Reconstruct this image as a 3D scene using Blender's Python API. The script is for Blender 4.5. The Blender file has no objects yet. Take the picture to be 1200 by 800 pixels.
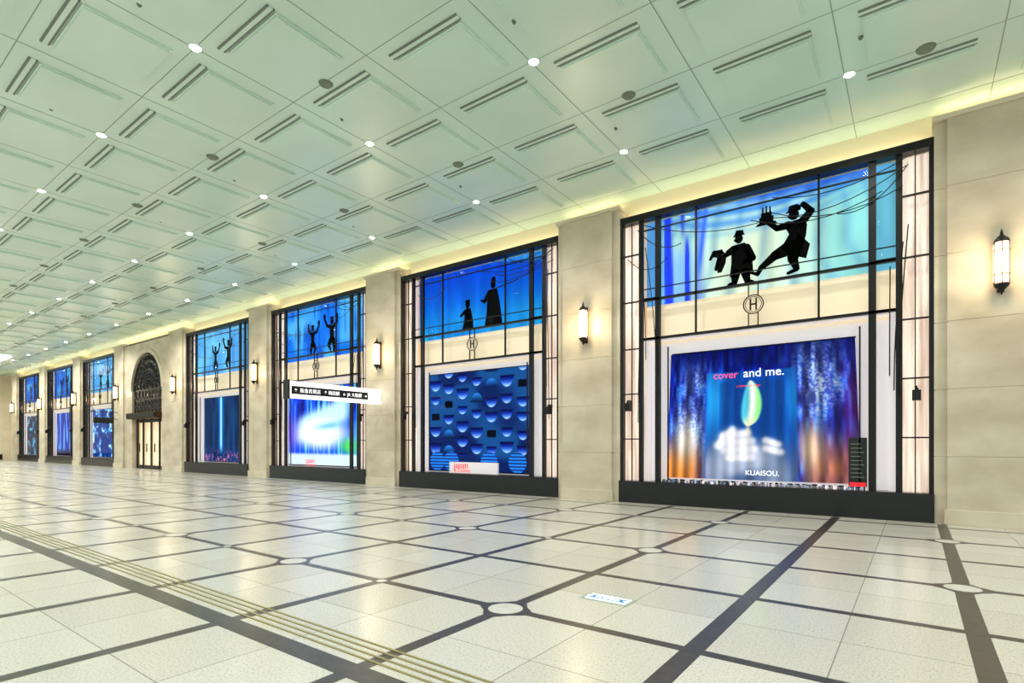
import bpy, math, random
import numpy as np
from mathutils import Vector
random.seed(4)
S=bpy.context.scene
S.view_settings.view_transform='Standard'
S.view_settings.look='None'
S.view_settings.exposure=0.0

# ---------------------------------------------------------------- materials
def lin(c):
    return tuple(((x/12.92) if x<=0.04045 else ((x+0.055)/1.055)**2.4) for x in c[:3])+(1,)
def mat(name,col,rough=0.5,metal=0.0,emis=None,es=0.0,spec=0.5):
    m=bpy.data.materials.new(name); m.use_nodes=True
    b=m.node_tree.nodes['Principled BSDF']
    b.inputs['Base Color'].default_value=lin(col)
    b.inputs['Roughness'].default_value=rough
    b.inputs['Metallic'].default_value=metal
    b.inputs['Specular IOR Level'].default_value=spec
    if emis:
        b.inputs['Emission Color'].default_value=lin(emis)
        b.inputs['Emission Strength'].default_value=es
    return m
def noise_mat(name,c1,c2,scale,rough,detail=6,vec=(1,1,1),bump=0.0,c3=None,spec=0.5):
    m=mat(name,c1,rough,spec=spec); nt=m.node_tree; b=nt.nodes['Principled BSDF']
    tc=nt.nodes.new('ShaderNodeTexCoord'); mp=nt.nodes.new('ShaderNodeMapping')
    mp.inputs['Scale'].default_value=vec
    nt.links.new(tc.outputs['Object'],mp.inputs['Vector'])
    n=nt.nodes.new('ShaderNodeTexNoise'); n.inputs['Scale'].default_value=scale; n.inputs['Detail'].default_value=detail
    nt.links.new(mp.outputs['Vector'],n.inputs['Vector'])
    r=nt.nodes.new('ShaderNodeValToRGB')
    r.color_ramp.elements[0].position=0.3; r.color_ramp.elements[0].color=lin(c2)
    r.color_ramp.elements[1].position=0.65; r.color_ramp.elements[1].color=lin(c1)
    nt.links.new(n.outputs['Fac'],r.inputs['Fac'])
    nt.links.new(r.outputs['Color'],b.inputs['Base Color'])
    return m

M_stone=noise_mat('limestone',(0.85,0.80,0.71),(0.75,0.69,0.59),1.1,0.45,8,(1,1,1.6))
M_stone2=noise_mat('limestone_light',(0.87,0.82,0.73),(0.79,0.74,0.64),0.9,0.5,8)
M_fascia=mat('cove_plaster',(0.94,0.89,0.76),0.7)
M_black=mat('black_bronze_frame',(0.035,0.03,0.03),0.4,0.2)
M_plinth=noise_mat('black_granite',(0.04,0.04,0.045),(0.015,0.015,0.015),30,0.25)
M_ceil=noise_mat('ceiling_enamel',(0.83,0.92,0.86),(0.79,0.885,0.82),0.5,0.30,spec=0.7)
M_slot=mat('slot_diffuser_grey',(0.46,0.50,0.45),0.6)
M_seam=mat('ceiling_seam',(0.58,0.64,0.58),0.6)
M_inlay=noise_mat('dark_stone_inlay',(0.25,0.24,0.22),(0.17,0.16,0.15),12,0.28)
M_oct=noise_mat('white_marble_inlay',(0.84,0.825,0.78),(0.78,0.76,0.71),9,0.28)
M_brass=mat('brass_tactile_rail',(0.58,0.54,0.33),0.4,0.2)
M_white=mat('white_interior',(0.90,0.88,0.88),0.6,0,(0.97,0.94,0.95),0.38)  # emission stands in for lamps inside the display cases
M_frieze=mat('cream_frieze',(0.93,0.88,0.78),0.6,0,(1,0.90,0.74),0.40)  # lit look of the frieze put in as emission, no lamp inside
M_sil=mat('silhouette_black',(0.01,0.01,0.012),0.9,spec=0.1)
M_lamp=mat('lamp_glass',(1,0.92,0.82),0.4,0,(1.0,0.80,0.58),4)
M_down=mat('downlight_lens',(1,1,1),0.3,0,(1,0.98,0.92),50)
M_gold=mat('antique_bronze',(0.26,0.19,0.11),0.4,0.7)
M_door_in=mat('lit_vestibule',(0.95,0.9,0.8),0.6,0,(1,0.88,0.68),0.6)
M_archback=mat('dark_leaded_glass',(0.12,0.10,0.08),0.2,0,(0.75,0.66,0.55),0.10)
M_skylight=mat('luminous_ceiling',(1,1,1),0.5,0,(0.95,1,0.97),3)
M_textw=mat('white_lettering',(1,1,1),0.5,0,(1,1,1),1.0)
M_textr=mat('red_lettering',(0.9,0.1,0.1),0.5,0,(0.95,0.12,0.18),0.9)
M_textp=mat('pink_lettering',(0.9,0.2,0.4),0.5,0,(1.0,0.35,0.55),0.9)
M_signw=mat('sign_lightbox',(1,1,1),0.4,0,(1,1,0.98),1.6)
M_signk=mat('sign_black',(0.06,0.06,0.07),0.4)
M_blue=mat('sticker_blue',(0.15,0.55,0.75),0.4)
M_grey=mat('speaker_grey',(0.45,0.50,0.42),0.6)

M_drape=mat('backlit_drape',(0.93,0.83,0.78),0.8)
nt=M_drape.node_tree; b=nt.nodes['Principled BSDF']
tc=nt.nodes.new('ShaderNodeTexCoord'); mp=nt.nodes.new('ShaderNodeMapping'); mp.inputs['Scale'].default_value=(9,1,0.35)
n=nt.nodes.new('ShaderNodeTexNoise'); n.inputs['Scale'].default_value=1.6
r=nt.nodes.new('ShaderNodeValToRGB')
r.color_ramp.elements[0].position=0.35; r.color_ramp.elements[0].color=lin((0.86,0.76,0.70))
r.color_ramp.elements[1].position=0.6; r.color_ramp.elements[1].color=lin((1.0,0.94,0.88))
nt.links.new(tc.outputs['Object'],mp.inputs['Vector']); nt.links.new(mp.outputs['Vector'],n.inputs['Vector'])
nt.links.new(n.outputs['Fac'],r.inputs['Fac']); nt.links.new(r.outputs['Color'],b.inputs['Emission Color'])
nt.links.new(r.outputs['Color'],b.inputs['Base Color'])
b.inputs['Emission Strength'].default_value=0.6  # backlight painted as emission; no lamp behind the fabric

M_glass=bpy.data.materials.new('shop_glass'); M_glass.use_nodes=True
nt=M_glass.node_tree; nt.nodes.clear()
o=nt.nodes.new('ShaderNodeOutputMaterial'); mx=nt.nodes.new('ShaderNodeMixShader')
t=nt.nodes.new('ShaderNodeBsdfTransparent'); g=nt.nodes.new('ShaderNodeBsdfGlossy'); g.inputs['Roughness'].default_value=0.03
fr=nt.nodes.new('ShaderNodeFresnel'); fr.inputs['IOR'].default_value=1.15
nt.links.new(fr.outputs[0],mx.inputs[0]); nt.links.new(t.outputs[0],mx.inputs[1]); nt.links.new(g.outputs[0],mx.inputs[2]); nt.links.new(mx.outputs[0],o.inputs[0])

def paint_mat(name,es):
    m=bpy.data.materials.new(name); m.use_nodes=True; nt=m.node_tree; b=nt.nodes['Principled BSDF']
    a=nt.nodes.new('ShaderNodeAttribute'); a.attribute_name='Col'
    b.inputs['Base Color'].default_value=(0.0,0.0,0.0,1); b.inputs['Roughness'].default_value=0.7; b.inputs['Specular IOR Level'].default_value=0.05
    nt.links.new(a.outputs['Color'],b.inputs['Emission Color']); b.inputs['Emission Strength'].default_value=es
    return m
M_paint=paint_mat('backlit_display_print',1.3)

M_floor=bpy.data.materials.new('terrazzo_floor'); M_floor.use_nodes=True
nt=M_floor.node_tree; b=nt.nodes['Principled BSDF']
tc=nt.nodes.new('ShaderNodeTexCoord')
br=nt.nodes.new('ShaderNodeTexBrick'); br.offset=0.0; br.squash=1.0
mp=nt.nodes.new('ShaderNodeMapping'); mp.inputs['Location'].default_value=(-0.39,-0.60,0)
nt.links.new(tc.outputs['Object'],mp.inputs['Vector']); nt.links.new(mp.outputs['Vector'],br.inputs['Vector'])
br.inputs['Scale'].default_value=1.0; br.inputs['Brick Width'].default_value=0.8475; br.inputs['Row Height'].default_value=0.8425
br.inputs['Mortar Size'].default_value=0.004; br.inputs['Mortar Smooth'].default_value=0.0
br.inputs['Color1'].default_value=lin((0.83,0.815,0.77)); br.inputs['Color2'].default_value=lin((0.785,0.765,0.715)); br.inputs['Mortar'].default_value=lin((0.56,0.54,0.48))
n=nt.nodes.new('ShaderNodeTexNoise'); n.inputs['Scale'].default_value=60; n.inputs['Detail'].default_value=4
nt.links.new(tc.outputs['Object'],n.inputs['Vector'])
r=nt.nodes.new('ShaderNodeValToRGB'); r.color_ramp.elements[0].position=0.36; r.color_ramp.elements[0].color=(0.77,0.75,0.71,1); r.color_ramp.elements[1].position=0.5; r.color_ramp.elements[1].color=(1,1,1,1)
nt.links.new(n.outputs['Fac'],r.inputs['Fac'])
mul=nt.nodes.new('ShaderNodeMixRGB'); mul.blend_type='MULTIPLY'; mul.inputs[0].default_value=1
nt.links.new(br.outputs['Color'],mul.inputs[1]); nt.links.new(r.outputs['Color'],mul.inputs[2])
nt.links.new(mul.outputs[0],b.inputs['Base Color']); b.inputs['Roughness'].default_value=0.22

# ---------------------------------------------------------------- mesh builder
class MB:
    def __init__(s): s.v=[];s.f=[];s.mi=[];s.mats=[]
    def m(s,mt):
        if mt not in s.mats: s.mats.append(mt)
        return s.mats.index(mt)
    def add(s,vs,fs,mt):
        o=len(s.v); s.v+= [tuple(p) for p in vs]; k=s.m(mt)
        for f in fs: s.f.append([i+o for i in f]); s.mi.append(k)
    def box(s,x0,x1,y0,y1,z0,z1,mt):
        s.add([(x0,y0,z0),(x1,y0,z0),(x1,y1,z0),(x0,y1,z0),(x0,y0,z1),(x1,y0,z1),(x1,y1,z1),(x0,y1,z1)],
          [(0,3,2,1),(4,5,6,7),(0,1,5,4),(1,2,6,5),(2,3,7,6),(3,0,4,7)],mt)
    def prism(s,poly,y0,y1,mt):
        n=len(poly)
        s.add([(x,y0,z) for x,z in poly]+[(x,y1,z) for x,z in poly],
          [list(range(n)),list(range(2*n-1,n-1,-1))]+[(i,i+n,(i+1)%n+n,(i+1)%n) for i in range(n)],mt)
    def disc(s,cx,cy,r,z0,z1,mt,n=16):
        p=[(cx+r*math.cos(2*math.pi*i/n),cy+r*math.sin(2*math.pi*i/n)) for i in range(n)]
        s.add([(x,y,z0) for x,y in p]+[(x,y,z1) for x,y in p],
          [list(range(n-1,-1,-1)),list(range(n,2*n))]+[(i,(i+1)%n,(i+1)%n+n,i+n) for i in range(n)],mt)
    def star(s,cx,cy,ra,rb,z0,z1,mt):
        p=[]
        for i in range(16):
            r_=ra if i%4==0 else (rb if i%4==2 else (ra+rb)/2*0.93); a=2*math.pi*i/16; p.append((cx+r_*math.cos(a),cy+r_*math.sin(a)))
        n=16
        s.add([(x,y,z0) for x,y in p]+[(x,y,z1) for x,y in p],
          [list(range(n-1,-1,-1)),list(range(n,2*n))]+[(i,(i+1)%n,(i+1)%n+n,i+n) for i in range(n)],mt)
    def lathe(s,cx,cy,prof,mt,n=20):
        vs=[];fs=[]
        for r,z in prof:
            for i in range(n):
                a=2*math.pi*i/n; vs.append((cx+r*math.cos(a),cy+r*math.sin(a),z))
        for j in range(len(prof)-1):
            for i in range(n): fs.append((j*n+i,j*n+(i+1)%n,(j+1)*n+(i+1)%n,(j+1)*n+i))
        fs.append(list(range(n-1,-1,-1))); k=(len(prof)-1)*n; fs.append([k+i for i in range(n)])
        s.add(vs,fs,mt)
    def tube(s,pts,r,mt,n=5):
        pts=[Vector(p) for p in pts]; vs=[];fs=[]
        for i,p in enumerate(pts):
            d=(pts[min(i+1,len(pts)-1)]-pts[max(i-1,0)]).normalized()
            a=d.cross(Vector((0,1,0.01))); a=a.normalized() if a.length>1e-4 else Vector((1,0,0)); c=d.cross(a).normalized()
            for k in range(n):
                t=2*math.pi*k/n; vs.append(p+a*r*math.cos(t)+c*r*math.sin(t))
        for i in range(len(pts)-1):
            for k in range(n): fs.append((i*n+k,i*n+(k+1)%n,(i+1)*n+(k+1)%n,(i+1)*n+k))
        s.add(vs,fs,mt)
    def ring(s,cx,cz,y,r,t,mt,a0=0,a1=360,n=28):
        pts=[(cx+r*math.cos(math.radians(a0+(a1-a0)*i/n)),y,cz+r*math.sin(math.radians(a0+(a1-a0)*i/n))) for i in range(n+1)]
        s.tube(pts,t,mt)
    def build(s,name,parent=None,smooth=False,bevel=0):
        me=bpy.data.meshes.new(name); me.from_pydata(s.v,[],s.f)
        for mt in s.mats: me.materials.append(mt)
        me.polygons.foreach_set('material_index',s.mi)
        if smooth: me.polygons.foreach_set('use_smooth',[True]*len(s.f))
        me.update(); ob=bpy.data.objects.new(name,me); S.collection.objects.link(ob)
        if parent: ob.parent=parent
        if bevel:
            bv=ob.modifiers.new('bevel','BEVEL'); bv.width=bevel; bv.segments=2; bv.limit_method='ANGLE'
        return ob
def empty(name,loc=(0,0,0)):
    e=bpy.data.objects.new(name,None); e.location=(0,0,0); S.collection.objects.link(e); return e
def text(name,body,x,y,z,size,mt,parent,rot=(math.pi/2,0,0),align='CENTER'):
    c=bpy.data.curves.new(name,'FONT'); c.body=body; c.size=size; c.align_x=align; c.extrude=0.003
    c.materials.append(mt); ob=bpy.data.objects.new(name,c); ob.location=(x,y,z); ob.rotation_euler=rot
    S.collection.objects.link(ob); ob.parent=parent; return ob

def vnoise(u,v,su,sv,seed=0):
    rng=np.random.RandomState(seed); g=rng.rand(int(sv)+3,int(su)+3)
    x=np.clip(u,0,1)*su; y=np.clip(v,0,1)*sv; xi=np.clip(x.astype(int),0,int(su)+1); yi=np.clip(y.astype(int),0,int(sv)+1)
    fx=x-xi; fy=y-yi; fx=fx*fx*(3-2*fx); fy=fy*fy*(3-2*fy)
    return (g[yi,xi]*(1-fx)+g[yi,xi+1]*fx)*(1-fy)+(g[yi+1,xi]*(1-fx)+g[yi+1,xi+1]*fx)*fy
def sst(a,b,x):
    t=np.clip((x-a)/(b-a),0,1); return t*t*(3-2*t)
def mixc(c,col,m):
    m=np.clip(m,0,1)[...,None]; return c*(1-m)+np.array(col)*m
def capd(U,V,x1,y1,x2,y2,asp=1.33):
    px=(U-x1)*asp; py=V-y1; dx=(x2-x1)*asp; dy=y2-y1
    t=np.clip((px*dx+py*dy)/(dx*dx+dy*dy),0,1); return np.hypot(px-t*dx,py-t*dy)
def panel(name,x0,x1,z0,z1,y,fn,parent,nu=160,nv=130,wave=0,waves=14,flare=0):
    us=np.linspace(0,1,nu); vs=np.linspace(0,1,nv); U,V=np.meshgrid(us,vs)
    C=np.clip(fn(U,V),0,1); C=np.where(C<=0.04045,C/12.92,((C+0.055)/1.055)**2.4)
    X=x0+(x1-x0)*U; cx=(x0+x1)/2; X=cx+(X-cx)*(1-flare*V)
    Y=y+wave*np.sin(U*waves*2*math.pi+0.7*np.sin(U*17))*(1-0.4*V); Z=z0+(z1-z0)*V
    co=np.stack([X,Y,Z],-1).reshape(-1,3)
    fs=[(j*nu+i,j*nu+i+1,(j+1)*nu+i+1,(j+1)*nu+i) for j in range(nv-1) for i in range(nu-1)]
    me=bpy.data.meshes.new(name); me.from_pydata(co.tolist(),[],fs); me.materials.append(M_paint)
    at=me.color_attributes.new('Col','FLOAT_COLOR','POINT')
    at.data.foreach_set('color',np.concatenate([C.reshape(-1,3),np.ones((nu*nv,1))],1).ravel().astype(np.float32))
    me.update(); ob=bpy.data.objects.new(name,me); S.collection.objects.link(ob); ob.parent=parent; return ob

# ---------------------------------------------------------------- dimensions
D=13.15; CZ=7.9; P=8.29; C0=-2.94; FY=13.5
XL=-68.5; XR=13.0; YB=-9.5; SH=0.55
centers={1:C0,2:C0-P,3:C0-2*P,4:C0-3*P,5:C0-5*P+SH,6:C0-6*P+SH,7:C0-7*P+SH,8:C0+P}
ARX=C0-4*P

# ---------------------------------------------------------------- floor
mb=MB(); mb.box(XL-0.3,XR,YB,FY+0.4,-0.2,0,M_floor)
lx=[0.39-1.695*k for k in range(-7,41)]; ly=[0.60+1.685*k for k in range(-6,8)]
for i,x in enumerate(lx):
    w=0.075 if x>-2 else 0.06
    mb.box(x-w,x+w,YB,12.9,0,0.0015,M_inlay)
for j,y in enumerate(ly):
    w=0.05 if abs(y-2.285)>0.1 else 0.09
    mb.box(XL,XR,y-w,y+w,0,0.0019,M_inlay)
for i,x in enumerate(lx):
    for j,y in enumerate(ly):
        if (i-7)%2==0 and j%2==0:
            mb.star(x,y,0.30,0.20,0,0.0025,M_inlay); mb.disc(x,y,0.160,0,0.0032,M_oct,16)
        elif (i-7)%2==1 and j%2==0 and abs(x+1.3)>0.2:
            mb.disc(x,y,0.10,0,0.0027,M_inlay,8); mb.disc(x,y,0.06,0,0.0032,M_oct,8)
mb.build('floor')
mb=MB()
for k in range(4): mb.box(XL+1,XR,2.45+k*0.075,2.470+k*0.075,0.0,0.006,M_brass)
mb.build('tactile_paving_rail')
fs=empty('floor_sticker')
mb=MB(); mb.box(-2.64,-2.14,4.68,4.92,0.0,0.003,M_seam); mb.box(-2.60,-2.18,4.71,4.89,0.003,0.005,M_textw)
mb.box(-2.58,-2.20,4.75,4.85,0.005,0.006,M_blue); mb.build('sticker_plate',fs)
text('sticker_text','\u2190 FLOOR \u2192',-2.39,4.77,0.008,0.08,M_textw,fs,rot=(0,0,0))

# ---------------------------------------------------------------- ceiling
mb=MB(); mb.box(XL-0.3,XR,YB,FY+0.4,CZ,CZ+0.2,M_ceil)
gx=[-5.2+2.1*k for k in range(-30,9)]; gy=[7.6+1.755*k for k in range(-9,3)]
for x in gx: mb.box(x-0.007,x+0.007,YB,FY,CZ-0.004,CZ,M_seam)
for y in gy+[12.87]: mb.box(XL,XR,y-0.007,y+0.007,CZ-0.003,CZ,M_seam)
for x in gx:
    for y in gy:
        cx=x+1.05; y0=y+0.23; y1=y0+1.33
        mb.box(cx-0.71,cx+0.71,y0+0.13,y1,CZ-0.03,CZ,M_ceil)
        mb.box(cx-0.68,cx+0.68,y0+0.16,y1-0.03,CZ-0.05,CZ-0.03,M_ceil)
        mb.box(cx-0.74,cx+0.74,y0-0.005,y0+0.105,CZ-0.02,CZ,M_ceil)
        mb.box(cx-0.74,cx+0.74,y0-0.018,y0+0.010,CZ-0.024,CZ,M_slot)
        mb.box(cx-0.74,cx+0.74,y0+0.078,y0+0.105,CZ-0.024,CZ,M_slot)
mb.build('ceiling')
mb=MB(); mb.box(-60,-53,2.5,10.5,CZ-0.12,CZ-0.09,M_skylight); mb.build('luminous_ceiling_panel')

dl=empty('ceiling_downlights'); mb=MB(); n=0
for i in range(-3,16):
    x=-0.93-4.22*i
    for j in range(-3,3):
        y=7.6+3.51*j
        if y<YB+0.5 or x<XL+1 or x>XR-1: continue
        mb.lathe(x,y,[(0.10,CZ-0.015),(0.11,CZ)],M_ceil,16)
        mb.disc(x,y,0.070,CZ-0.022,CZ-0.014,M_down,16)
        if x<-24 and (i+j)%2: continue
        if j<-1 and (i%2): continue
        L=bpy.data.lights.new('downlight_lamp','SPOT'); L.energy=250*(2.7 if x<-24 else 1.9 if j<-1 else 1)*(0.85 if x>-7 and j<1 else 1); L.spot_size=math.radians(150); L.spot_blend=0.8
        L.shadow_soft_size=0.08; L.color=(1.0,0.99,0.96)
        lo=bpy.data.objects.new('downlight_lamp',L); lo.location=(x,y,CZ-0.06); S.collection.objects.link(lo); lo.parent=dl; n+=1
mb.build('downlight_fittings',dl)
mb=MB()
for k in range(-3,14):
    for y in (5.88,9.38): mb.lathe(-8.45-4.2*k+0.0,y,[(0.10,CZ-0.03),(0.13,CZ)],M_grey,14)
mb.lathe(0.13,11.12,[(0.12,CZ-0.03),(0.14,CZ)],M_grey,14)
for k in range(-2,14):
    for y in (3.2,6.7,10.2): mb.lathe(-5.2-4.2*k+0.3,y,[(0.025,CZ-0.04),(0.04,CZ)],M_grey,8)
mb.build('ceiling_speakers')

# ---------------------------------------------------------------- walls
mb=MB(); mb.box(XL-0.3,XR,FY,FY+0.3,0,CZ,M_fascia); mb.build('wall_front')
mb=MB(); mb.box(XL-0.3,XL,YB,FY,0,CZ,M_stone2); mb.build('wall_left')
mb=MB(); mb.box(XL,XL+0.06,YB,12.9,0,0.5,M_plinth); mb.build('baseboard_left')

def pillar(cx):
    e=empty('stone_pillar'); mb=MB(); N=6; top=7.52; h=top/N
    for k in range(N):
        z0=k*h+ (0.0 if k==0 else 0.005); z1=(k+1)*h-0.005
        mb.box(cx-0.93,cx+0.93,13.04,FY,z0,z1,M_stone)
        mb.box(cx-0.74,cx+0.74,12.95,13.04,z0,z1,M_stone)
    mb.box(cx-0.91,cx+0.91,13.05,FY,0.05,top,M_stone2)
    mb.box(cx-0.72,cx+0.72,12.96,13.05,0.05,top,M_stone2)
    mb.box(cx-0.96,cx+0.96,12.93,FY,top,top+0.09,M_stone2)
    mb.box(cx-0.78,cx+0.78,12.91,12.95,0,0.28,M_stone2)
    mb.build('pillar_shaft',e,bevel=0.006)
    L=bpy.data.lights.new('cove_lamp','AREA'); L.shape='RECTANGLE'; L.size=1.7; L.size_y=0.08; L.energy=4.5; L.color=(1,0.84,0.52)
    lo=bpy.data.objects.new('cove_lamp',L); lo.location=(cx,13.3,top+0.12); lo.rotation_euler=(math.pi,0,0); S.collection.objects.link(lo); lo.parent=e

def sconce(cx):
    e=empty('wall_sconce'); mb=MB(); y=12.78; z0=4.12
    mb.box(cx-0.05,cx+0.05,12.91,12.95,z0+0.05,z0+1.0,M_gold)
    mb.box(cx-0.02,cx+0.02,y,12.93,z0+0.12,z0+0.15,M_black); mb.box(cx-0.02,cx+0.02,y,12.93,z0+0.89,z0+0.92,M_black)
    q=0.80
    mb.lathe(cx,y,[(r_*q,z0+z_) for r_,z_ in [(0.010,-0.02),(0.025,0.02),(0.05,0.06),(0.11,0.11),(0.135,0.14),(0.135,0.17),(0.12,0.18)]],M_black)
    mb.lathe(cx,y,[(r_*q,z0+z_) for r_,z_ in [(0.125,0.18),(0.14,0.26),(0.14,0.84),(0.12,0.90)]],M_lamp)
    mb.lathe(cx,y,[(r_*q,z0+z_) for r_,z_ in [(0.13,0.89),(0.14,0.91),(0.12,0.95),(0.06,1.00),(0.03,1.03),(0.025,1.07),(0.006,1.13)]],M_black)
    for k in range(6):
        a=2*math.pi*(k+0.5)/6; mb.tube([(cx+0.142*q*math.cos(a),y+0.142*q*math.sin(a),z0+0.16),(cx+0.142*q*math.cos(a),y+0.142*q*math.sin(a),z0+0.9)],0.008,M_black)
    for h in (0.32,0.74): mb.lathe(cx,y,[(0.146*q,z0+h),(0.146*q,z0+h+0.015)],M_black)
    mb.build('sconce_body',e)
    L=bpy.data.lights.new('sconce_lamp','POINT'); L.energy=34; L.color=(1,0.80,0.52); L.shadow_soft_size=0.12
    lo=bpy.data.objects.new('sconce_lamp',L); lo.location=(cx,12.42,z0+0.55); S.collection.objects.link(lo); lo.parent=e

for k in range(-1,8):
    cx=C0-P*k-P/2+(SH if k>=5 else (0.15 if k==4 else 0))
    pillar(cx); sconce(cx)
pillar(C0+P+P/2)

# ---------------------------------------------------------------- windows
def cove(cx,w,e,z=7.36):
    L=bpy.data.lights.new('cove_lamp','AREA'); L.shape='RECTANGLE'; L.size=w; L.size_y=0.08; L.energy=16; L.color=(1,0.84,0.52)
    lo=bpy.data.objects.new('cove_lamp',L); lo.location=(cx,13.36,z); lo.rotation_euler=(math.pi,0,0); S.collection.objects.link(lo); lo.parent=e

def window(num,cx):
    e=empty('window_%d'%num); rnd=random.Random(num)
    mb=MB(); B=M_black; y0,y1=13.12,13.20
    mb.box(cx-3.22,cx+3.22,12.98,13.46,0,0.55,M_plinth)
    mb.box(cx-3.22,cx+3.22,13.06,13.30,7.14,7.30,B)
    for s in (-1,1):
        def V(a,b,za,zb,ya=y0,yb=y1):
            x0,x1=sorted((cx+s*a,cx+s*b)); mb.box(x0,x1,ya,yb,za,zb,B)
        V(3.14,3.22,0.55,7.14,13.08,13.22)
        V(2.62,2.73,0.55,7.14)
        V(2.17,2.30,0.55,7.14,13.12,13.20)
        V(1.27,1.31,4.13,7.14,13.12,13.17)
        V(2.92,2.94,0.55,7.14,13.14,13.18)
        for z in (1.6,2.75,3.9,5.1,6.3): V(2.73,3.14,z,z+0.03,13.12,13.18)
        V(2.30,2.62,5.10,5.16); V(2.30,2.62,4.11,4.16)
        V(2.0,2.03,0.6,3.9,13.24,13.27)
    mb.box(cx-2.62,cx+2.62,y0,y1,5.08,5.14,B)
    mb.box(cx-2.62,cx+2.62,y0,y1,4.10,4.16,B)
    mb.box(cx-2.62,cx+2.62,13.14,13.18,6.86,6.89,B)
    mb.box(cx-2.62,cx+2.62,13.14,13.18,5.38,5.40,B)
    mb.ring(cx,4.63,13.12,0.21,0.014,B); mb.ring(cx,4.63,13.12,0.17,0.008,B)
    mb.box(cx-0.075,cx-0.045,13.1,13.14,4.50,4.76,B); mb.box(cx+0.045,cx+0.075,13.1,13.14,4.50,4.76,B); mb.box(cx-0.05,cx+0.05,13.1,13.14,4.615,4.645,B)
    for s in (-1,1):
        mb.box(cx+s*0.10-0.01,cx+s*0.10+0.01,13.1,13.14,4.82,5.08,B); mb.box(cx+s*0.10-0.01,cx+s*0.10+0.01,13.1,13.14,4.16,4.43,B)
    for k in range(8):
        s=rnd.choice((-1,1)); xa=cx+s*rnd.uniform(2.3,3.1); za=rnd.uniform(6.2,7.1); xb=xa-s*rnd.uniform(1.0,3.0); zb=za+rnd.uniform(-0.7,0.3); zb=min(zb,7.1)
        sag=rnd.uniform(0.05,0.3); mb.tube([(xa+(xb-xa)*t/8,13.09,za+(zb-za)*t/8-sag*4*(t/8)*(1-t/8)) for t in range(9)],0.010,B,4)
    for k in range(6):
        s=-1 if k<3 else 1; xa=cx+s*rnd.uniform(2.2,3.0); zt=rnd.uniform(4.6,6.8); zb=rnd.uniform(1.4,4.0); xb=xa+s*rnd.uniform(-0.5,0.2)
        mb.tube([(xa+(xb-xa)*math.sin(t/8*1.57),13.08,zt+(zb-zt)*t/8) for t in range(9)],0.011,B,4)
    mb.build('window_frame',e)
    mb=MB()
    for s in (-1,1):
        mb.box(cx+s*2.95-0.07,cx+s*2.95+0.07,12.88,13.02,2.32,2.52,M_black); mb.box(cx+s*2.95-0.015,cx+s*2.95+0.015,12.94,13.15,2.52,2.60,M_black)
        mb.box(cx+s*2.95-0.03,cx+s*2.95+0.03,12.92,12.98,2.50,2.56,M_black)
    mb.build('spot_projectors',e)
    mb=MB()
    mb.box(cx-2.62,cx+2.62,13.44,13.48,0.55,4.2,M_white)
    mb.box(cx-2.62,cx+2.62,13.40,13.46,4.0,5.2,M_frieze)
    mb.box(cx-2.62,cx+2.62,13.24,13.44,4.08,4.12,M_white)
    for s in (-1,1):
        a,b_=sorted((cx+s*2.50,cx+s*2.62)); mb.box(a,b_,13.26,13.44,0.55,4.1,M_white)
    mb.build('display_case',e)
    mb=MB()
    for s in (-1,1):
        xs=np.linspace(2.66,3.2,40); vs=[];fs=[]
        for i,a in enumerate(xs):
            yy=13.34+0.02*math.sin(a*60)
            vs+=[(cx+s*a,yy,0.55),(cx+s*a,yy,7.14)]
            if i: fs.append((2*i-2,2*i,2*i+1,2*i-1))
        mb.add(vs,fs,M_drape)
    mb.build('side_drapes',e,smooth=True)
    mb=MB(); mb.add([(cx-3.14,13.21,0.56),(cx+3.14,13.21,0.56),(cx+3.14,13.21,7.13),(cx-3.14,13.21,7.13)],[(0,1,2,3)],M_glass)
    mb.build('glass_pane',e)
    cove(cx,6.2,e)
    return e

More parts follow.
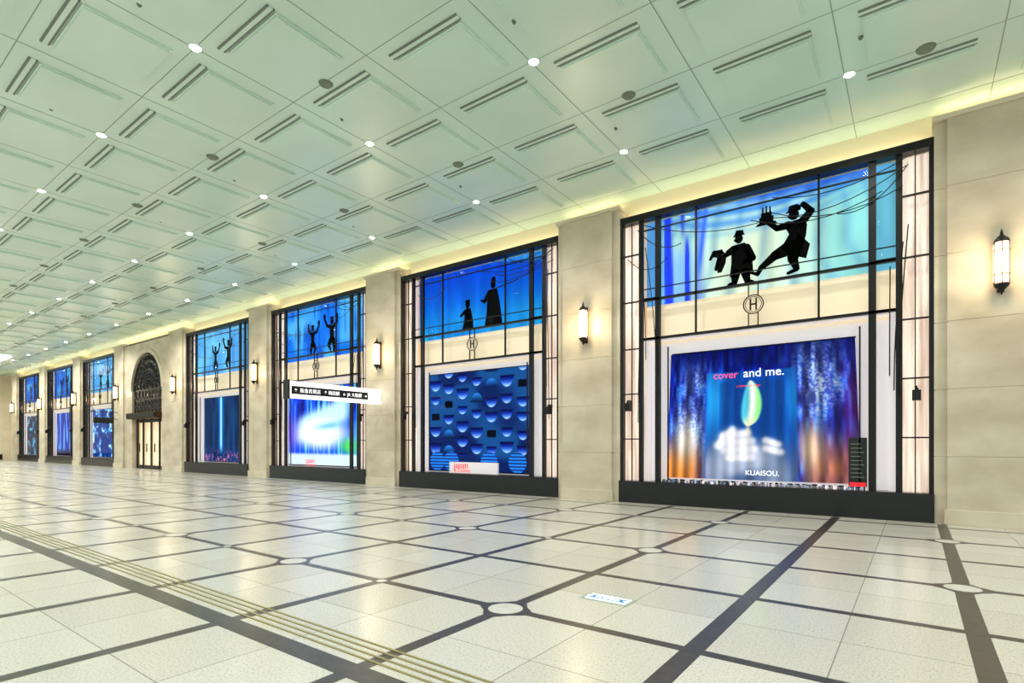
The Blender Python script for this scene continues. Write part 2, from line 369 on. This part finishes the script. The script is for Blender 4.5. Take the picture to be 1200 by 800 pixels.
def p1(U,V):
    n=vnoise(U,V,60,10,1); n2=vnoise(U,V,110,90,2); n3=vnoise(U,V,7,5,3)
    c=np.zeros(U.shape+(3,))+np.array((0.02,0.10,0.66))
    c=mixc(c,(0.05,0.40,0.98),sst(0.45,0.9,n)*0.9)
    c=mixc(c,(0.01,0.02,0.28),sst(0.72,1,V)*0.85*(0.5+0.5*n))
    c=mixc(c,(0.01,0.03,0.28),sst(0.5,0.15,n)*0.75)
    glow=np.exp(-((U-0.82)/0.12)**2-((V-0.70)/0.24)**2)+0.9*np.exp(-((U-0.13)/0.10)**2-((V-0.42)/0.22)**2)+0.6*np.exp(-((U-0.15)/0.08)**2-((V-0.78)/0.12)**2)
    c=mixc(c,(0.80,0.90,1.0),glow*(0.2+1.7*n2*n))
    c=mixc(c,(0.92,0.55,0.20),sst(0.40,0.10,V)*sst(0.30,0.12,U)*0.95)
    c=mixc(c,(0.78,0.44,0.26),sst(0.48,0.12,V)*sst(0.70,0.80,U)*(0.6+0.4*n))
    c=mixc(c,(0.50,0.15,0.45),np.exp(-((U-0.99)/0.06)**2-((V-0.5)/0.3)**2)*0.6)
    c=mixc(c,(1.0,0.95,0.85),np.exp(-((U-0.11)/0.07)**2-((V-0.30)/0.16)**2)*0.95)
    c=mixc(c,(1.0,0.86,0.68),np.exp(-((U-0.78)/0.06)**2-((V-0.25)/0.18)**2)*0.9)
    box=sst(0.22,0.235,U)*sst(0.725,0.71,U)*sst(0.83,0.82,V)
    c=mixc(c,(0.03,0.28,0.60),box*0.8)
    c=mixc(c,(0.14,0.66,0.95),box*np.exp(-((U-0.27)/0.06)**2-((V-0.6)/0.25)**2)*0.9)
    c=mixc(c,(0.12,0.60,0.90),box*np.exp(-((U-0.70)/0.04)**2-((V-0.6)/0.22)**2)*0.6)
    inner=sst(0.30,0.31,U)*sst(0.66,0.65,U)*sst(0.75,0.74,V)
    c=mixc(c,(0.03,0.22,0.48),inner*0.5)
    c=mixc(c,(0.40,0.42,0.48),box*sst(0.42,0.05,V)*0.6)
    # soft photograph of two hands cupping a stem
    for (a,b_,c2,d,w,col) in ((0.30,0.08,0.38,0.26,0.13,(0.62,0.66,0.74)),(0.60,0.04,0.56,0.20,0.11,(0.50,0.56,0.66)),(0.38,0.12,0.50,0.16,0.09,(0.70,0.74,0.82))):
        q=capd(U,V,a,b_,c2,d)/w; c=mixc(c,col,box*np.exp(-q**4)*0.8)
    for (a,b_,c2,d,w) in ((0.33,0.335,0.46,0.355,0.034),(0.33,0.28,0.48,0.295,0.036),(0.34,0.225,0.49,0.235,0.036),(0.36,0.17,0.48,0.175,0.032),(0.30,0.26,0.38,0.38,0.034),
                          (0.62,0.27,0.56,0.30,0.028),(0.63,0.215,0.56,0.24,0.028)):
        q=capd(U,V,a,b_,c2,d)/w; c=mixc(c,(0.96,0.95,0.97),box*np.exp(-q**3)*0.85)
    lx_=(U-0.465-0.02*np.sin((V-0.4)*7)); lw=0.064*np.sqrt(np.clip(1-((V-0.58)/0.175)**2,0,1))*(1.15-0.9*(V-0.40))
    leaf=sst(0,0.020,lw-np.abs(lx_))
    c=mixc(c,(0.30,0.80,0.85),leaf*0.85); c=mixc(c,(0.60,0.92,0.40),leaf*sst(-0.01,0.03,lx_)*0.8); c=mixc(c,(1,1,0.94),leaf*np.exp(-((lx_-0.004)/0.018)**2)); c=mixc(c,(0.97,0.95,0.72),leaf*sst(0.50,0.40,V)*0.8)
    c=mixc(c,(0.96,0.92,0.75),box*np.exp(-((U-0.465)/0.012)**2-((V-0.37)/0.06)**2)*0.8)
    fold=0.78+0.22*np.sin(U*14*2*math.pi+0.7*np.sin(U*17))*(1-V*0.4)  # shade of the curtain folds multiplied into the print colour
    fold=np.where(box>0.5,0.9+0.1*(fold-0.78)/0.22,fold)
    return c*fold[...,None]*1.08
def p2(U,V):
    c=np.zeros(U.shape+(3,))+np.array((0.02,0.11,0.34)); c=mixc(c,(0.08,0.36,0.62),sst(0.3,0.8,vnoise(U,V,5,4,9))*0.7)
    rng=np.random.RandomState(21); cols=7; rows=6.2
    ph=rng.rand(cols+1)*0.9; kt=rng.randint(0,7,(cols+2,12)); sz=0.80+0.35*rng.rand(cols+2,12); fh=0.22+0.15*rng.rand(cols+2,12)
    uu=U*cols; ci=np.clip(np.floor(uu).astype(int),0,cols-1); fu=uu-ci-0.5; vv=V*rows+ph[ci]; ri=np.floor(vv).astype(int); fv=vv-ri-0.5
    kind=kt[ci,ri]; s=sz[ci,ri]; fl=fh[ci,ri]
    R2=(fu/(0.44*np.minimum(s,1.05)))**2+((fv-fl)/(0.64*s))**2
    edge=sst(1.0,0.90,R2)*(fv<fl)*(V>0.15)
    sh=np.clip((fl-fv)/(0.64*s),0,1)
    g0=np.stack([0.0+0.85*sh**3,0.02+0.95*sh**1.9,0.10+1.05*sh**0.8],-1)
    m=edge*((kind!=1)&(kind!=4))
    c=c*(1-m[...,None])+g0*m[...,None]
    m2=(np.abs(fu)<0.30)&(np.abs(fv)<0.22)&(kind==1)&(V>0.15)
    c=np.where(m2[...,None],np.array((0.005,0.01,0.06)),c)
    R3=(fu/0.44)**2+((fv+0.22)/0.6)**2
    m4=sst(1.0,0.9,R3)*(fv>-0.22)*(kind==4)*(V>0.15); g4=np.stack([0.02+0.4*np.clip(fv+0.22,0,1)**2,0.05+0.8*np.clip(fv+0.22,0,1),0.2+1.2*np.clip(fv+0.22,0,1)],-1)
    c=c*(1-m4[...,None])+g4*m4[...,None]
    for k,uc in enumerate((0.09,0.24,0.62,0.88)):
        d=((U-uc)/0.08)**2+((V-0.095)/0.10)**2<1
        c=np.where(d[...,None],np.stack([0.10+0*U,0.35+0.2*np.sin(V*200),0.70+0.3*np.sin(V*200)],-1),c)
    return c
def p3(U,V):
    n=vnoise(U,V,60,4,5); n2=vnoise(U,V,8,8,6)
    c=np.zeros(U.shape+(3,))+np.array((0.03,0.25,0.90)); c=mixc(c,(0.35,0.80,1.0),sst(0.5,0.9,n)*0.9)
    c=mixc(c,(0.02,0.03,0.40),sst(0.45,0.1,n)*0.9*sst(0.3,0.7,V))
    band=np.exp(-(((V-(0.40+0.36*U))/0.17)**2)**2)*sst(0.0,0.3,U)*sst(1.0,0.8,U)
    c=mixc(c,(0.80,0.98,1.0),band*0.95)
    bl=np.exp(-(((U-0.50)/0.40)**2+((V-0.40)/0.20)**2)**2)
    c=mixc(c,(0.97,1.0,1.0),bl)
    c=mixc(c,(0.30,0.70,1.0),np.exp(-((U-0.62)/0.20)**2-((V-0.50-0.1*(U-0.6))/0.045)**2)*0.7)
    c=mixc(c,(0.45,0.25,0.85),np.exp(-((U-0.03)/0.10)**2-((V-0.4)/0.3)**2)*0.7)
    c=mixc(c,(0.30,0.85,0.35),np.exp(-((U-0.90)/0.12)**2-((V-0.24)/0.10)**2))
    c=mixc(c,(0.85,0.92,0.93),sst(0.17,0.12,V)*0.95)
    return c
def p4(U,V):
    n=vnoise(U,V,40,30,7); c=np.zeros(U.shape+(3,))+np.array((0.01,0.11,0.26)); c=mixc(c,(0.03,0.28,0.52),vnoise(U,V,14,3,8)*0.8)
    c=mixc(c,(0.10,0.60,1.0),np.exp(-((U-0.5)/0.06)**2)*sst(0.05,0.25,V)); c=mixc(c,(0.8,1,1),np.exp(-((U-0.5)/0.018)**2)*sst(0.1,0.3,V))
    c=mixc(c,(0.45,0.30,0.60),sst(0.26,0.05,V)*sst(0.4,0.7,n)*0.9); c=mixc(c,(0.9,0.5,0.5),sst(0.2,0.0,V)*sst(0.7,0.9,n))
    return c
def p5(U,V):
    n=vnoise(U,V,9,9,11); n2=vnoise(U,V,22,22,12); c=np.zeros(U.shape+(3,))+np.array((0.01,0.20,0.55))
    c=mixc(c,(0.20,0.60,0.95),sst(0.40,0.80,n)); c=mixc(c,(0.75,0.95,1),sst(0.6,1.0,n*n2*1.8)); c=mixc(c,(0.01,0.03,0.2),sst(0.4,0.1,n2)*0.6); return c
def p6(U,V):
    n=vnoise(U,V,16,2,13); c=np.zeros(U.shape+(3,))+np.array((0.03,0.12,0.62)); c=mixc(c,(0.35,0.65,1),sst(0.4,0.8,n)); c=mixc(c,(0.03,0.02,0.15),sst(0.2,0.0,V)); return c
def p7(U,V):
    n=vnoise(U,V,8,12,14); c=np.zeros(U.shape+(3,))+np.array((0.02,0.10,0.25)); return mixc(c,(0.25,0.65,0.85),sst(0.5,0.85,n))
def upper(kind,seed):
    def f(U,V):
        n=vnoise(U,V,34,2,seed); n2=vnoise(U,V,5,3,seed+1)
        if kind==1:
            c=np.zeros(U.shape+(3,))+np.array((0.66,0.89,0.86))
            bow=V-0.30*((U-0.5)*2)**2
            c=mixc(c,(0.90,0.97,0.84),np.exp(-((U-0.46)/0.26)**2)*sst(1.1,0.5,V)*0.95)
            c=mixc(c,(0.50,0.84,0.84),sst(0.66,0.85,U)*0.7)
            fold=np.abs(np.sin((U-0.5)*(26+8*V)+1.5*n2))**6
            c=mixc(c,(0.35,0.60,0.78),fold*0.35)
            sw=0.5+0.5*np.sin(bow*50+3*n2)
            c=mixc(c,(0.15,0.48,0.90),sst(0.55,0.85,bow)*(0.25+0.75*sw)*0.75)
            c=mixc(c,(0.12,0.32,0.86),sst(0.85,1.0,V)*sst(0.2,0.7,U)*0.7)
            L=sst(0.30,0.18,U)
            c=mixc(c,(0.50,0.74,0.98),L*0.8*sst(0.8,0.4,V))
            c=mixc(c,(0.12,0.22,0.95),L*sst(0.42,0.58,vnoise(U,V,40,1,99))*0.95)
            c=mixc(c,(0.25,0.45,0.98),np.exp(-((U-0.235-0.05*V)/0.012)**2)*sst(0.1,0.5,V))
            c=mixc(c,(0.35,0.66,0.78),sst(0.90,0.93,U)*0.8)
            c=mixc(c,(0.35,0.66,0.80),sst(0.10,0.07,U)*0.8)
            return c*(0.84+0.18*n[...,None])
        if kind==2:
            c=np.zeros(U.shape+(3,))+np.array((0.03,0.42,0.85)); c=mixc(c,(0.02,0.26,0.80),sst(0.3,1,V)); c=mixc(c,(0.15,0.65,0.85),sst(0.6,0,V)*0.7*(0.5+n2)); c=mixc(c,(0.30,0.80,0.95),sst(0.9,1,V+0.4*U-0.3)*0.5)
            return c*(0.85+0.2*n[...,None])
        c=np.zeros(U.shape+(3,))+np.array((0.05,0.42,0.86)); c=mixc(c,(0.40,0.80,0.95),sst(0.4,0.9,n2)*0.7); c=mixc(c,(0.02,0.15,0.6),sst(0.6,0.95,n)*0.6)
        if kind==4: c=mixc(c,(0.55,0.86,0.95),0.5+0*U)
        return c
    return f

def sil(name,cx,z0,sc,parts,flip=1,y=13.30):
    mb=MB()
    def T(x,z): return (cx+flip*x*sc, z0+z*sc)
    for p in parts:
        if p[0]=='c':
            _,x1,z1,r1,x2,z2,r2=p; a=math.atan2(z2-z1,x2-x1); pts=[]
            for i in range(9): t=a+math.pi/2+math.pi*i/8; pts.append((x1+r1*math.cos(t),z1+r1*math.sin(t)))
            for i in range(9): t=a-math.pi/2+math.pi*i/8; pts.append((x2+r2*math.cos(t),z2+r2*math.sin(t)))
        elif p[0]=='e':
            _,x,z,rx,rz=p; pts=[(x+rx*math.cos(2*math.pi*i/18),z+rz*math.sin(2*math.pi*i/18)) for i in range(18)]
        else: pts=p[1]
        mb.prism([T(*q) for q in pts],y,y+0.015,M_sil)
    return mb.build(name)
waiter=[('e',0,55,4.8,5.8),('p',[(-7,58),(7,59),(6,61),(5,65),(-3,66),(-5,61)]),('c',-5,54,1.2,-3,53,2),
 ('p',[(-5,48),(7,49),(12,42),(16,25),(17,9),(6,8),(3,12),(-2,7),(-11,9),(-9,25),(-9,40)]),
 ('c',-6,43,5,-16,38,3.6),('c',-16,38,3.4,-24,43,2.6),('p',[(-31,46),(-20,46),(-15,38),(-16,28),(-21,17),(-26,17),(-27,28),(-25,36),(-31,38)]),('c',-30,44,2.6,-35,36,1.6),
 ('c',-28,22,2,-24,34,3),('c',9,42,5,16,28,4.2),('c',16,28,3.4,6,24,2.5),
 ('c',-4,12,6,-5,1,3.4),('c',-5,1,2.6,-12,-1,2),('c',8,12,6,10,0,3.4),('c',10,1,2.6,17,-2,2)]
dancer=[('e',6,66,5.6,6.2),('p',[(-3,69),(13,70),(14,75),(9,78),(1,77),(0,72)]),('c',0,65,1,2,64,2),
 ('p',[(0,58),(13,60),(20,52),(19,40),(15,24),(-5,24),(-6,32),(1,44),(-3,52)]),
 ('c',15,56,5,24,66,4),('c',24,66,3.8,16,76,3),('c',0,55,4.6,-12,54,3.6),('c',-12,54,3.4,-21,62,2.6),
 ('p',[(-36,61),(-12,61),(-14,64),(-34,64)]),('p',[(-32,64),(-16,64),(-16,71),(-32,71)]),('p',[(-30,71),(-18,71),(-18,76),(-30,76)]),
 ('c',-28,75,0.9,-28,82,0.8),('c',-24,75,0.9,-24,83,0.8),('c',-20,75,0.9,-20,82,0.8),
 ('c',2,28,9,-14,22,5.8),('c',-14,22,5.4,-30,10,3.4),('c',-30,10,3,-34,3,2.5),('c',-34,3,2.2,-41,6,1.6),
 ('c',7,28,9,5,14,5.8),('c',5,14,5.4,9,2,3.2),('c',9,1,2.4,0,-2,1.9),('p',[(10,44),(23,28),(19,12),(5,18)])]
sitting=[('e',0,40,4.5,5.5),('c',0,34,3,0,24,6),('p',[(-6,32),(6,34),(11,14),(12,0),(-12,0),(-7,14)]),('c',-5,30,3,-14,24,2),('e',0,45,5,3)]
tallfig=[('e',2,60,4.5,5.5),('p',[(-2,64),(7,64),(5,72),(0,71)]),('p',[(-6,54),(9,54),(14,34),(19,0),(-14,0),(-10,20),(-9,40)]),('c',-5,50,3.4,-14,38,3),('c',-14,38,2.4,-20,40,1.6)]
armsup=[('e',0,50,4.2,5),('p',[(-6,44),(6,44),(5,26),(6,18),(-6,18),(-5,26)]),('c',-5,42,3.4,-13,48,2.6),('c',-13,48,2.4,-14,60,2),('c',5,42,3.4,13,44,2.6),('c',13,44,2.4,20,56,2),
 ('c',-3,20,5,-6,9,3.4),('c',-6,9,3,-5,0,2.2),('c',3,20,5,9,12,3.4),('c',9,12,3,4,4,2.2),('e',0,56,5,2.4),('e',20,60,3,5)]

we={}
for num,cx in sorted(centers.items()):
    we[num]=window(num,cx)
prints={1:p1,2:p2,3:p3,4:p4,5:p5,6:p6,7:p7,8:p3}; kinds={1:1,2:2,3:3,4:4,5:4,6:3,7:3,8:3}
for num,cx in sorted(centers.items()):
    e=we[num]
    nu,nv=(300,240) if num in(1,2) else (120,110)
    panel('upper_backdrop',cx-2.62,cx+2.62,5.0,7.14,13.38,upper(kinds[num],num*7),e,nu=180,nv=70)
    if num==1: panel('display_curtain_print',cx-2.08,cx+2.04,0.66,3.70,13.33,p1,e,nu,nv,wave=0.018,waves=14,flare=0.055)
    else:
        w={2:2.1,3:2.3,4:1.75,5:2.1,6:1.9,7:1.8,8:2.0}[num]
        panel('display_print',cx-w,cx+w,0.62,3.80,13.34,prints[num],e,nu,nv)
        mb=MB(); mb.box(cx-w-0.03,cx+w+0.03,13.345,13.40,0.58,3.83,M_sil); mb.build('display_backing',e)
    if num==1:
        text('display_text_a','cover',cx-0.92,13.27,3.02,0.24,M_textp,e,align='LEFT')
        text('display_text_b','and me.',cx-0.25,13.27,3.02,0.27,M_textw,e,align='LEFT')
        text('display_text_c','a rhythm of indigo',cx-0.4,13.27,2.80,0.07,M_textr,e,align='LEFT')
        text('display_text_d','KUAISOU.',cx+0.15,13.27,0.78,0.16,M_textw,e)
        mb=MB(); mb.box(cx-1.95,cx+1.95,13.24,13.36,0.55,0.60,M_white)
        for k in range(260):
            x=cx+random.uniform(-2.15,2.15); r_=random.uniform(0.012,0.03); mb.box(x-r_,x+r_,13.24,13.30,0.55,0.58+random.uniform(0,0.05),random.choice([M_blue,M_white,M_sil,M_sil]))
        mb.box(cx-2.04+0.1,cx+1.94,13.32,13.34,3.69,3.72,M_sil)
        mb.build('display_pebbles',e)
        mb=MB(); mb.box(-1.12,-0.80,13.24,13.27,0.62,1.62,M_signk); mb.box(-1.10,-0.82,13.235,13.24,0.62,0.70,M_textr)
        for k in range(9): mb.box(-1.08,-0.85-0.03*(k%3),13.236,13.24,0.80+0.085*k,0.82+0.085*k,M_grey)
        mb.build('info_board',e)
    if num in (2,3):
        if num==2: mb=MB(); mb.box(cx-1.1,cx+0.9,13.26,13.33,0.55,0.90,M_white); mb.build('display_caption_strip',e)
        text('display_text_a','japan',cx-0.9,13.25,0.70,0.30,M_textr,e,align='LEFT'); text('display_text_b','\u7f8e\u3057\u3044\u65e5\u672c\u306e\u9752',cx-0.9,13.25,0.585,0.10,M_textr,e,align='LEFT')
u=0.0185
sil('waiter_silhouette',-3.30,5.22,u,waiter,y=13.32)
sil('dancing_waiter_silhouette',-2.26,5.28,u,dancer,y=13.29)
c=centers[2]; sil('seated_figure_silhouette',c-0.35,5.14,u*1.1,sitting); sil('cloaked_figure_silhouette',c+0.65,5.14,u*1.15,tallfig)
for num in (3,4,5,6,7):
    c=centers[num]; sil('dancer_silhouette',c-0.5,5.14,u*1.15,armsup); sil('dancer_silhouette',c+0.8,5.16,u*1.3,armsup,flip=-1)

# ---------------------------------------------------------------- arch bay
a0=ARX; R=2.12; zs=4.68; W=P/2-0.90
mb=MB()
arc=[(a0+R*math.cos(math.pi*i/32),zs+R*math.sin(math.pi*i/32)) for i in range(33)]
yF,yK=13.05,13.5
for i in range(32):
    (xa,za),(xb,zb)=arc[i],arc[i+1]
    mb.add([(xa,yF,za),(xb,yF,zb),(xb,yF,7.5),(xa,yF,7.5)],[(0,1,2,3)],M_stone)
    mb.add([(xa,yF,za),(xb,yF,zb),(xb,yK,zb),(xa,yK,za)],[(0,1,2,3)],M_stone2)
for s in (-1,1):
    xa,xb=sorted((a0+s*R,a0+s*W)); mb.box(xa,xb,yF,yK,0,7.5,M_stone)
mb.box(a0-W,a0+W,yF,yK,7.45,7.55,M_stone2)
for i in range(32):
    (xa,za),(xb,zb)=arc[i],arc[i+1]; q=1.11
    f=lambda x,z:(a0+(x-a0)*q,zs+(z-zs)*q)
    p=f(xa,za); p2_=f(xb,zb)
    mb.add([(xa,yF-0.05,za),(xb,yF-0.05,zb),(p2_[0],yF-0.05,p2_[1]),(p[0],yF-0.05,p[1])],[(0,1,2,3)],M_stone2)
    mb.add([(p[0],yF-0.05,p[1]),(p2_[0],yF-0.05,p2_[1]),(p2_[0],yF,p2_[1]),(p[0],yF,p[1])],[(0,1,2,3)],M_stone2)
wa=mb.build('wall_arch')
cove(a0,6.2,wa,7.62)
e=empty('door_1')
mb=MB()
mb.prism([(a0-R+0.02,2.9),(a0+R-0.02,2.9)]+[(a0+(x-a0)*0.99,zs+(z-zs)*0.99) for x,z in arc],13.46,13.49,M_archback); mb.box(a0-R+0.02,a0+R-0.02,13.44,13.48,0,2.9,M_door_in)
mb.box(a0-R+0.02,a0+R-0.02,12.75,13.4,2.95,3.30,M_gold); mb.box(a0-R+0.1,a0+R-0.1,12.7,12.78,3.0,3.24,M_black)
for x in (-2.03,-1.15,0,1.15,2.03): mb.box(a0+x-0.06,a0+x+0.06,13.28,13.36,0,2.95,M_black)
for x in (-1.6,-0.57,0.57,1.6):
    mb.box(a0+x-0.03,a0+x+0.03,13.26,13.30,1.0,1.5,M_gold); mb.box(a0+x-0.5,a0+x+0.5,13.28,13.34,0,0.22,M_black); mb.box(a0+x-0.5,a0+x+0.5,13.28,13.34,2.75,2.9,M_black)
mb.ring(a0,zs,13.15,R-0.07,0.06,M_black,0,180)
for rr in (0.6,1.15,1.65): mb.ring(a0,zs,13.18,rr,0.04,M_black,0,180)
for k in range(1,12):
    a=math.pi*k/12; mb.tube([(a0+0.3*math.cos(a),13.18,zs+0.3*math.sin(a)),(a0+R*0.98*math.cos(a),13.18,zs+R*0.98*math.sin(a))],0.032,M_black)
    for rr,q in ((0.88,0.13),(1.4,0.17),(1.86,0.17)): mb.ring(a0+rr*math.cos(a),zs+rr*math.sin(a),13.17,q,0.028,M_black)
for x in np.linspace(-2.0,2.0,9): mb.box(a0+x-0.035,a0+x+0.035,13.15,13.2,3.3,zs,M_black)
for z in (3.55,4.1,4.66): mb.box(a0-R+0.02,a0+R-0.02,13.15,13.2,z-0.04,z+0.04,M_black)
for x in np.linspace(-1.75,1.75,8):
    for z in (3.83,4.38): mb.ring(a0+x,z,13.17,0.2,0.03,M_black)
mb.build('bronze_door_grille',e)

# ---------------------------------------------------------------- hanging direction sign
e=empty('hanging_direction_sign'); X=-15.38
mb=MB(); mb.box(X-0.14,X+0.10,9.35,12.90,2.90,3.40,M_signw); mb.box(X+0.10,X+0.12,9.42,12.30,3.01,3.26,M_signk); mb.box(X-0.16,X+0.13,9.31,9.36,2.86,3.44,M_signk)
mb.box(X-0.05,X+0.05,12.88,12.96,3.0,3.3,M_signk)
mb.build('sign_box',e)
r90=(math.pi/2,0,math.pi/2)
text('sign_text','\u2191  \u962a\u6025\u767e\u8ca8\u5e97   \u2191 \u6885\u7530\u99c5   \u2190 JR \u5927\u962a\u99c5  \u2192 \u5730\u4e0b\u9244',X+0.125,9.5,3.08,0.145,M_textw,e,rot=r90,align='LEFT')
e=empty('iron_bracket_sign'); X=ARX-P/2-0.0
mb=MB(); mb.box(X-0.03,X+0.03,11.55,12.95,3.42,3.46,M_black); mb.box(X-0.04,X+0.04,11.7,12.75,2.75,3.1,M_signk)
mb.tube([(X,12.95,3.0),(X,12.6,3.1),(X,12.4,3.42)],0.02,M_black); mb.tube([(X,11.9,3.44),(X,11.9,3.1)],0.012,M_black); mb.tube([(X,12.6,3.44),(X,12.6,3.1)],0.012,M_black)
mb.tube([(X,11.55+0.15*math.cos(t),3.6+0.15*math.sin(t)) for t in np.linspace(-1.5,4,14)],0.015,M_black)
mb.build('bracket_sign_body',e)

# ---------------------------------------------------------------- world + camera
w=bpy.data.worlds.new('hall_ambient'); S.world=w; w.use_nodes=True
bg=w.node_tree.nodes['Background']; bg.inputs[0].default_value=(0.88,1.0,0.96,1); bg.inputs[1].default_value=0.9  # added ambient fill, entering through the sides left open behind and right

phi=math.radians(36.4)
cd=bpy.data.cameras.new('camera'); cam=bpy.data.objects.new('camera',cd); S.collection.objects.link(cam)
cam.location=(0,0,1.5); cam.rotation_euler=(math.pi/2,0,phi)
cd.sensor_width=36; cd.lens=36*642/1200; cd.shift_y=119.5/1200; cd.clip_end=300
S.camera=cam
print('downlights',n)
